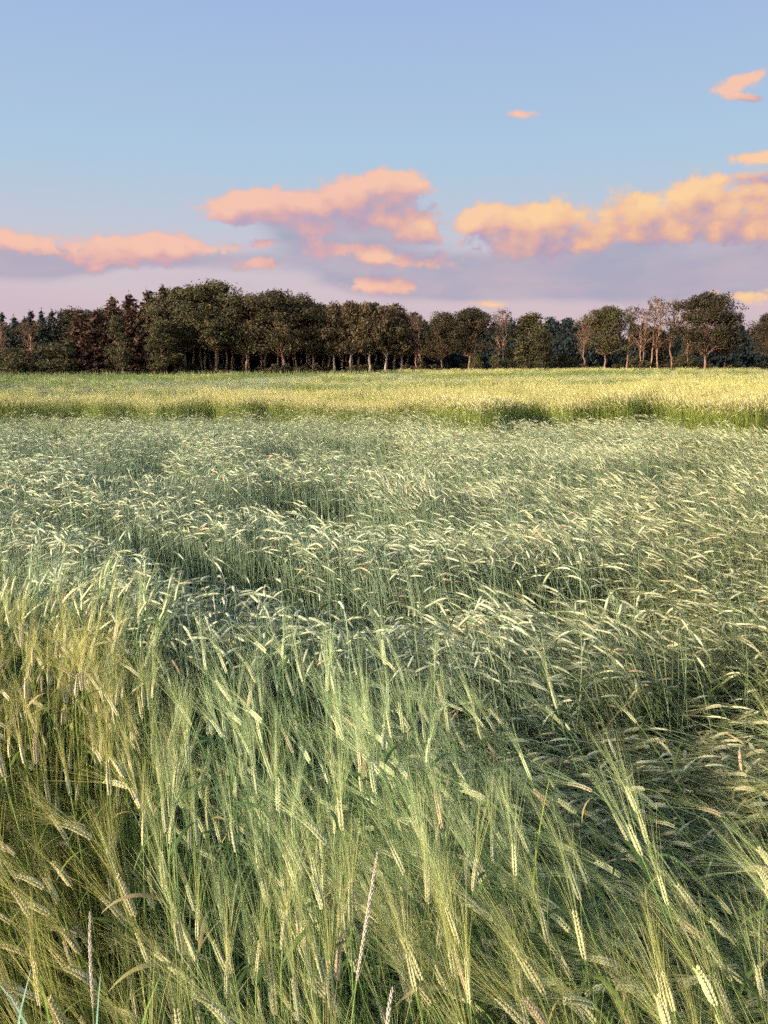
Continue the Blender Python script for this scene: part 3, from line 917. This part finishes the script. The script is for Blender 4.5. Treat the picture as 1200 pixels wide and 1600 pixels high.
PROTO = {}
def proto(kind, var):
    key = (kind, var)
    if key in PROTO: return PROTO[key]
    s = var * 13 + 5
    if kind == 'oak': t_, c_, m1, m2, H = *broadleaf(s, 20, 15, 0.33 - 0.08 * (var % 2), 110, 145, 0.27, cl=0.105), M_BARK, M_OAK, 20
    elif kind == 'green_oak': t_, c_, m1, m2, H = *broadleaf(s + 1, 20, 15, 0.32, 110, 145, 0.27, cl=0.105), M_BARK, M_OAKG, 20
    elif kind == 'birch': t_, c_, m1, m2, H = *broadleaf(s + 2, 18, 8.5, 0.33, 100, 100, 0.25, shape='oval', droop=0.6, cl=0.07), M_PALEBARK, M_BIRCH, 18
    elif kind == 'open_tree': t_, c_, m1, m2, H = *broadleaf(s + 3, 19, 8.5, 0.32, 62, 16, 0.24, shape='open', cl=0.085, trunks=1 + var % 2, lean=0.03), M_BARK, M_BIRCH, 19
    elif kind == 'spruce': t_, c_, m1, m2, H = *spruce(s + 4, 20, 7.0), M_BARKD, M_NEEDLE, 20
    elif kind == 'dark_spruce': t_, c_, m1, m2, H = *spruce(s + 5, 20, 7.0), M_BARKD, M_NEEDLED, 20
    elif kind == 'pine': t_, c_, m1, m2, H = *pine(s + 6, 19, 7.5), M_BARK, M_OAK, 19
    elif kind == 'bush': t_, c_, m1, m2, H = *broadleaf(s + 7, 5, 6, 0.04, 40, 80, 0.22, cl=0.2), M_BARKD, M_OAKG, 5
    elif kind == 'cone_tree': t_, c_, m1, m2, H = *broadleaf(s + 8, 18, 8.5, 0.10, 90, 85, 0.28, shape='oval', cl=0.085), M_BARKD, M_OAKG, 18
    PROTO[key] = (t_.mesh(kind + '_trunk', [m1]), c_.mesh(kind + '_crown', [m2], False), H, t_, c_)
    return PROTO[key]

NAMES = {'oak': 'oak_tree', 'green_oak': 'oak_tree', 'birch': 'birch_tree', 'open_tree': 'slender_tree', 'spruce': 'spruce_tree', 'dark_spruce': 'spruce_tree',
         'pine': 'pine_tree', 'bush': 'bush', 'cone_tree': 'broadleaf_tree'}
CATS = {'bush': 'bush'}
def base_py(px): return 583.5 - px / 1200 * 7.5
def tree(kind, var, px, top, dist, wpx=None, label=None, group=None, rot=0.0):
    tm, cm, H, _, _ = proto(kind, var)
    d = pxdir(px, 575); s = dist / d.y
    x = d.x * s; y = dist; z = float(terrain(x, y))
    # height from the top pixel
    dt = pxdir(px, top); zt = CAM_H + dt.z * (dist / dt.y)
    h = (zt - z) / H
    r_ = link(NAMES[kind], None)
    r_.location = (x, y, z); r_.rotation_euler = (0, 0, rot)
    w = h
    if wpx and kind in ('birch', 'oak', 'green_oak', 'cone_tree'): wpx *= 1.30 if kind == 'birch' else (1.16 if px < 1000 else 1.0)
    if wpx:
        WD = {'oak': 15, 'green_oak': 15, 'birch': 8.5, 'open_tree': 8.5, 'spruce': 7, 'dark_spruce': 7, 'pine': 7.5, 'bush': 6, 'cone_tree': 8.5}[kind]
        w = wpx / FPX * dist / WD
    r_.scale = (w, w, h)
    link('trunk', tm, r_); link('crown', cm, r_)
    tagit(r_, label, CATS.get(kind, 'tree'), group)
    return r_

G1 = 'trees along the edge of the wood'
T = [
 ('open_tree', 0, 8, 500, 168, 42, 'pale thin-crowned tree at the left edge of the photo'),
 ('open_tree', 2, 50, 497, 166, 60, 'grey-green open-crowned tree before the dark spruces at far left'),
 ('bush', 0, 25, 545, 166, 60, 'rounded bush under the pale tree at the left edge'),
 ('bush', 1, 95, 535, 168, 75, 'wide dark green bush where the left spruces meet the brown ones'),
 ('spruce', 0, 130, 484, 172, 58, 'brown spruce at the left shoulder of the big wood'),
 ('spruce', 1, 155, 486, 170, 60, 'shorter brown spruce second in the row at the left shoulder'),
 ('spruce', 2, 181, 464, 172, 58, 'pointed brown spruce whose tip rises above its two left neighbours'),
 ('cone_tree', 0, 192, 492, 164, 34, 'light olive narrow tree standing in front of the brown spruces'),
 ('spruce', 3, 210, 459, 171, 58, 'tall brown spruce just right of the light olive narrow tree'),
 ('spruce', 0, 237, 455, 170, 54, 'tall brown spruce left of the highest spruce tip'),
 ('spruce', 1, 261, 447, 168, 52, 'highest brown spruce, touching the big green oak'),
 ('cone_tree', 1, 252, 500, 163, 50, 'low green tree at the foot of the highest spruces'),
 ('green_oak', 0, 290, 446, 170, 95, 'broad green oak forming the left half of the highest crown'),
 ('green_oak', 1, 338, 439, 168, 100, 'broad green oak with the highest rounded top of the wood'),
 ('oak', 0, 385, 463, 170, 85, 'dark oak in the dip between the two highest crowns'),
 ('oak', 1, 443, 452, 167, 105, 'broad dark oak with rounded top right of the highest crown'),
 ('oak', 2, 490, 474, 170, 66, 'dark oak on the right flank of the broad dark one'),
 ('birch', 0, 522, 476, 169, 46, 'leftmost olive birch of the hanging-branched row'),
 ('birch', 1, 548, 474, 168, 50, 'olive birch second in the row, hanging branches'),
 ('birch', 2, 577, 473, 167, 52, 'olive birch third in the row, tallest of its neighbours'),
 ('birch', 3, 603, 480, 168, 48, 'olive birch fourth in the row, level top'),
 ('birch', 0, 628, 488, 170, 42, 'small olive birch ending the row on its right'),
 ('open_tree', 1, 655, 489, 168, 50, 'thin reddish tree in the gap right of the birch row'),
 ('oak', 3, 690, 487, 168, 52, 'medium dark oak left of the dark oak with the bare bole'),
 ('oak', 0, 733, 481, 166, 68, 'dark oak with a long bare bole in the middle of the treeline'),
 ('open_tree', 3, 782, 480, 165, 52, 'reddish see-through tree with a slanting trunk'),
 ('cone_tree', 2, 826, 488, 166, 56, 'dark green full tree clothed almost to the ground'),
 ('bush', 2, 777, 555, 163, 22, 'small light green bush below the see-through tree'),
 ('bush', 0, 742, 553, 163, 20, 'small light green bush beside the bare bole of the dark oak'),
 ('cone_tree', 3, 848, 515, 162, 34, 'lower olive tree leaning against the full dark green tree'),
 ('open_tree', 0, 912, 490, 166, 50, 'short reddish see-through tree left of the bright green one'),
 ('green_oak', 2, 944, 476, 166, 60, 'bright green round-topped tree on the right side of the treeline'),
 ('open_tree', 2, 980, 473, 165, 46, 'nearly bare tree just right of the bright green round one'),
 ('open_tree', 1, 1003, 480, 164, 40, 'thin upright tree between the two nearly bare ones'),
 ('open_tree', 3, 1022, 461, 164, 50, 'tallest nearly bare tree of the airy group'),
 ('open_tree', 0, 1047, 463, 165, 54, 'nearly bare tree with a strongly slanting trunk beside the big dark oak'),
 ('cone_tree', 1, 1030, 508, 172, 60, 'low dark tree behind the slanting trunks'),
 ('open_tree', 1, 1074, 478, 162, 34, 'thin reddish tree hugging the left side of the big dark oak'),
 ('oak', 1, 1100, 455, 162, 88, 'big dark oak standing above the right end of the treeline'),
 ('oak', 2, 1132, 488, 165, 46, 'lower right shoulder oak joined to the big dark one'),
 ('oak', 3, 1204, 487, 150, 62, 'dark oak cut by the right edge of the photo'),
 ('bush', 1, 1070, 553, 163, 40, 'bush between the trunks left of the big dark oak'),
 ('bush', 2, 995, 556, 165, 34, 'bush below the nearly bare trees'),
 ('bush', 0, 880, 552, 168, 46, 'low dark bush between full dark tree and see-through ones'),
]
for i, (k, v, px, tp, dd, wp, lb) in enumerate(T):
    tree(k, v, px, tp, dd, wp, lb, G1 if k != 'bush' else 'bushes at the foot of the trees', rot=(i * 2.4) % 6.28)

# trees inside the wood: their bare trunks show between the front ones
rr2 = random.Random(5)
n_in = 0; inner = []
def zone(px):
    for lim, w in ((130, 'left of the brown spruces'), (280, 'behind the brown spruces'), (400, 'behind the highest green oaks'), (505, 'behind the broad dark oak'), (640, 'behind the birch row')):
        if px < lim: return w
    return 'behind the mid oaks'
px = 118
while px < 660:
    for row in range(3):
        dd = 176 + row * 8 + rr2.uniform(-3, 3)
        ppx = px + rr2.uniform(-5, 5)
        tp = {0: 497, 1: 483, 2: 482}[row] + rr2.uniform(-6, 10) + (6 if px > 620 else 0) - (8 if 500 < px < 620 and row else 0)
        if 250 < px < 480: tp -= 18
        w = ['front', 'second', 'deepest'][row]
        to_ = tree('pine', rr2.randrange(4), ppx, tp, dd, 46 + rr2.uniform(-6, 8), f'bare-trunked pine in the {w} rank inside the wood, {zone(ppx)}', 'bare-trunked pines inside the wood', rr2.uniform(0, 6.28))
        n_in += 1; inner.append((to_, f'bare-trunked pine, {w} rank, {zone(ppx)}', ppx))
    px += rr2.uniform(10, 17)
single_out(inner)
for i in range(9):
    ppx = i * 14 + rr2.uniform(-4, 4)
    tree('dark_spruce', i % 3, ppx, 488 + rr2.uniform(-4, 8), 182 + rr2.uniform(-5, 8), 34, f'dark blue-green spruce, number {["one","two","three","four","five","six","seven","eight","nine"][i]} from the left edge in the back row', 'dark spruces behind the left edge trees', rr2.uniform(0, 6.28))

# far wood: one mass behind everything
far = MB()
rr3 = np.random.default_rng(9)
protos = [proto('dark_spruce', 0), proto('dark_spruce', 1), proto('pine', 0), proto('cone_tree', 0), proto('pine', 1)]
for i in range(460):
    u_ = rr3.uniform(-0.75, 0.75); row = rr3.integers(0, 4)
    yd = 205 + row * 14 + rr3.uniform(-5, 5) + (0 if u_ < 0.1 else 20)
    x = u_ * yd
    k = rr3.choice([0, 1, 3, 0, 1]) if (row > 1 or u_ < 0.1) else (rr3.integers(0, 5) if u_ < 0.42 else rr3.choice([2, 4, 2, 0]))
    _, _, H, t_, c_ = protos[k]
    px_ = 600 + u_ * FPX
    topy = np.interp(px_, [0, 600, 700, 860, 900, 1000, 1100, 1200], [505, 505, 506, 500, 499, 512, 517, 515]) + rr3.uniform(-3, 12)
    zt = CAM_H + (579 - topy) / FPX * yd
    h = (zt - 1.1) / H
    w = h * 0.9
    Mx = np.array(Matrix.Translation((x, yd, float(terrain(x, yd)))) @ Matrix.Rotation(rr3.uniform(0, 6.28), 4, 'Z') @ Matrix.Diagonal((w, w, h, 1)))
    far.merge(t_, 1, Mx)
    # thin the crown of far copies: every second leaf
    cc_ = MB(); vv_ = np.concatenate(c_.v); nf = len(vv_) // 4
    sel = rr3.random(nf) < 0.35
    q = vv_.reshape(nf, 4, 3)[sel]; ctr = q.mean(1, keepdims=True); q = ctr + (q - ctr) * 1.6
    cc_.v = [q.reshape(-1, 3)]; cc_.n = len(q) * 4; cc_.f = [tuple(r) for r in np.arange(len(q) * 4).reshape(-1, 4).tolist()]; cc_.mi = [0] * len(q)
    far.merge(cc_, 0, Mx)
bv = proto('bush', 0)
for i in range(230):
    u_ = -0.75 + 1.5 * i / 229; yd = 192 + rr3.uniform(0, 9); hh = rr3.uniform(0.9, 1.9)
    Mx = np.array(Matrix.Translation((u_ * yd, yd, 1.0)) @ Matrix.Rotation(rr3.uniform(0, 6.28), 4, 'Z') @ Matrix.Diagonal((1.3, 1.0, hh, 1)))
    vv_ = np.concatenate(bv[4].v); nf = len(vv_) // 4; q = vv_.reshape(nf, 4, 3)[rr3.random(nf) < 0.45]
    ctr = q.mean(1, keepdims=True); q = ctr + (q - ctr) * 1.5
    cc_ = MB(); cc_.v = [q.reshape(-1, 3)]; cc_.n = len(q) * 4; cc_.f = [tuple(r) for r in np.arange(len(q) * 4).reshape(-1, 4).tolist()]; cc_.mi = [0] * len(q)
    far.merge(cc_, 0, Mx)
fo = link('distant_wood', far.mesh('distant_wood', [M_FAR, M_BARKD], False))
tagit(fo, 'dark bluish wood far behind the treeline', 'woodland', None, 'stuff')

# rough grass at the foot of the wood
mb = MB(); r_ = np.random.default_rng(78)
for i in range(9000):
    u_ = r_.uniform(-0.62, 0.62); y = r_.uniform(158, 178); x = u_ * y
    h = r_.uniform(0.2, 0.9); a = r_.uniform(0, 3.14); w = r_.uniform(0.06, 0.16); z = float(terrain(x, y))
    c_, s_ = math.cos(a) * w, math.sin(a) * w
    mb.add([(x - c_, y - s_, z), (x + c_, y + s_, z), (x + r_.normal(0, .1), y, z + h)], [(0, 1, 2)])
M_VERGE = simple_mat('verge_grass', (0.10, 0.13, 0.05), (0.22, 0.22, 0.10), 0.2, 0.8, 0.2)
vg = link('verge_grass', mb.mesh('verge_grass', [M_VERGE])); tagit(vg, 'rough grass verge along the foot of the wood', 'grass', None, 'stuff')

ug = MB(); r_ = np.random.default_rng(79)
bv = np.concatenate(proto('bush', 1)[4].v); nfb = len(bv) // 4; bv = bv.reshape(nfb, 4, 3)
for i in range(260):
    u_ = r_.uniform(-0.6, 0.6); y = r_.uniform(163, 182); x = u_ * y; hh = r_.uniform(0.08, 0.42) ** 1.0 * (1.6 if r_.random() < 0.12 else 1)
    q = bv[r_.random(nfb) < 0.14]; ctr = q.mean(1, keepdims=True); a_ = r_.uniform(0.25, 0.7)
    q = ctr * np.array([a_, a_, hh]) + (q - ctr) * 0.9 + np.array([x, y, float(terrain(x, y))])
    ug.v.append(q.reshape(-1, 3)); k0_ = ug.n; ug.n += len(q) * 4
    ug.f += [tuple(t_) for t_ in (np.arange(len(q) * 4).reshape(-1, 4) + k0_).tolist()]; ug.mi += [int(r_.integers(0, 2))] * len(q)
uo = link('undergrowth', ug.mesh('undergrowth', [M_OAKG, M_OAK], False)); tagit(uo, 'ragged low undergrowth between the trunks along the foot of the wood', 'undergrowth', None, 'stuff')

# ------------------------------------------------------------------ foreground grasses
def cam_pt(px, py, dist):
    d = pxdir(px, py); f_ = -(CB.inverted() @ d).z
    return np.array(Vector((0, 0, CAM_H)) + d * (dist / f_))

def spike(name, base_px, tip_px, dist, Lspike, label, r=0.0032):
    """grass stem with a narrow cylindrical seed head"""
    tip = cam_pt(*tip_px, dist); low = cam_pt(*base_px, dist * 0.98)
    dr = nrm(tip - low)
    foot = np.array([low[0] - 0.02, low[1] + 0.10, 0.0])
    r_ = link(name, None); r_.location = foot
    rngl = np.random.default_rng(int(tip_px[0]))
    neck = tip - dr * Lspike
    pts = []
    for i in range(11):
        t = i / 10
        pts.append((1 - t) ** 2 * foot + 2 * t * (1 - t) * (neck - dr * 0.35 + np.array([0, 0, -0.1])) + t * t * neck)
    st = MB(); tube(st, np.array(pts) - foot, np.linspace(0.0016, 0.0009, 11), 5); link('stem', st.mesh('grass_stem', [M_STEM]), r_)
    hd = MB(); n = int(Lspike / 0.0013)
    a, b = frame(dr)
    for i in range(n):
        t = i / n; th = i * 2.4
        env = 0.35 + 0.65 * math.sin(math.pi * min(1, t * 0.9 + 0.08)) ** 0.5
        o = math.cos(th) * a + math.sin(th) * b
        bendv = a * 0.004 * math.sin(t * 3)
        p = neck + dr * Lspike * t + bendv + o * r * 0.2 * env - foot
        grain(hd, p, nrm(dr + o * 0.20), o, 0.0062 * env * rngl.uniform(0.8, 1.2), r * 0.42 * env, r * 0.36 * env, 3, 4)
    link('seed_head', hd.mesh('seed_head', [M_SPIKE], True), r_)
    tagit(r_, label, 'grass', 'flowering grasses among the front barley')

spike('flowering_grass', (556, 1540), (590, 1332), 0.98, 0.155, 'pale pinkish grass spike rising in front of the barley left of the middle, by the bottom edge')
spike('flowering_grass', (146, 1590), (141, 1425), 0.95, 0.11, 'greenish grass spike upright at the lower left', 0.0026)
spike('flowering_grass', (611, 1625), (615, 1545), 0.80, 0.06, 'short pinkish seed head touching the bottom edge in the middle')

def blade(pts_px, dist, w, mat, label, ground=True):
    r_ = link('grass_blade', None)
    P3 = [cam_pt(px, py, dist + k) for (px, py, k) in pts_px]
    foot = np.array([P3[0][0], P3[0][1] + 0.03, 0.0])
    r_.location = foot
    ctrl = [foot] + P3
    n = 22; pts = []
    cs = np.array(ctrl); seg = np.concatenate(([0], np.cumsum(np.linalg.norm(np.diff(cs, axis=0), axis=1)))); seg /= seg[-1]
    for i in range(n):
        t = i / (n - 1); pts.append([np.interp(t, seg, cs[:, k]) for k in range(3)])
    pts = np.array(pts)
    for _ in range(3): pts[1:-1] = (pts[:-2] + 2 * pts[1:-1] + pts[2:]) / 4
    tt = np.linspace(0, 1, n)
    mb = MB(); ribbon(mb, pts - foot, w / 2 * np.minimum(1, 0.3 + 2 * tt) * (1 - tt ** 4) + 0.0003, nrm(np.array([1.0, -0.25, 0.15])), 0, 0.35)
    o = link('blade', mb.mesh('grass_blade', [mat]), r_)
    tagit(r_, label, 'grass blade', 'broad grass blades in the foreground')
blade([(835, 1330, 0), (846, 1275, 0), (858, 1218, -0.02)], 1.42, 0.0045, M_BLADEY, 'bright yellow-green upright blade right of the middle, in front of leaning awns')
blade([(60, 1610, 0), (30, 1530, 0), (-25, 1512, 0)], 0.86, 0.010, M_BLADE, 'blue-green blade bent over to the left at the bottom left corner')
blade([(8, 1620, 0), (28, 1570, 0), (48, 1515, 0)], 0.84, 0.010, M_BLADE, 'blue-green blade rising to the right at the bottom left corner')
blade([(85, 1620, 0), (72, 1570, 0), (62, 1520, 0)], 0.85, 0.009, M_BLADEG, 'fresh green narrow blade at the bottom left, tipped left')
blade([(142, 1620, 0), (150, 1560, 0), (157, 1522, 0)], 0.85, 0.009, M_BLADE, 'short upright blue-green blade near the bottom edge, left')
blade([(200, 1610, 0), (222, 1570, 0), (250, 1525, 0)], 0.90, 0.010, M_BLADEG, 'fresh green blade slanting to the right near the bottom edge')
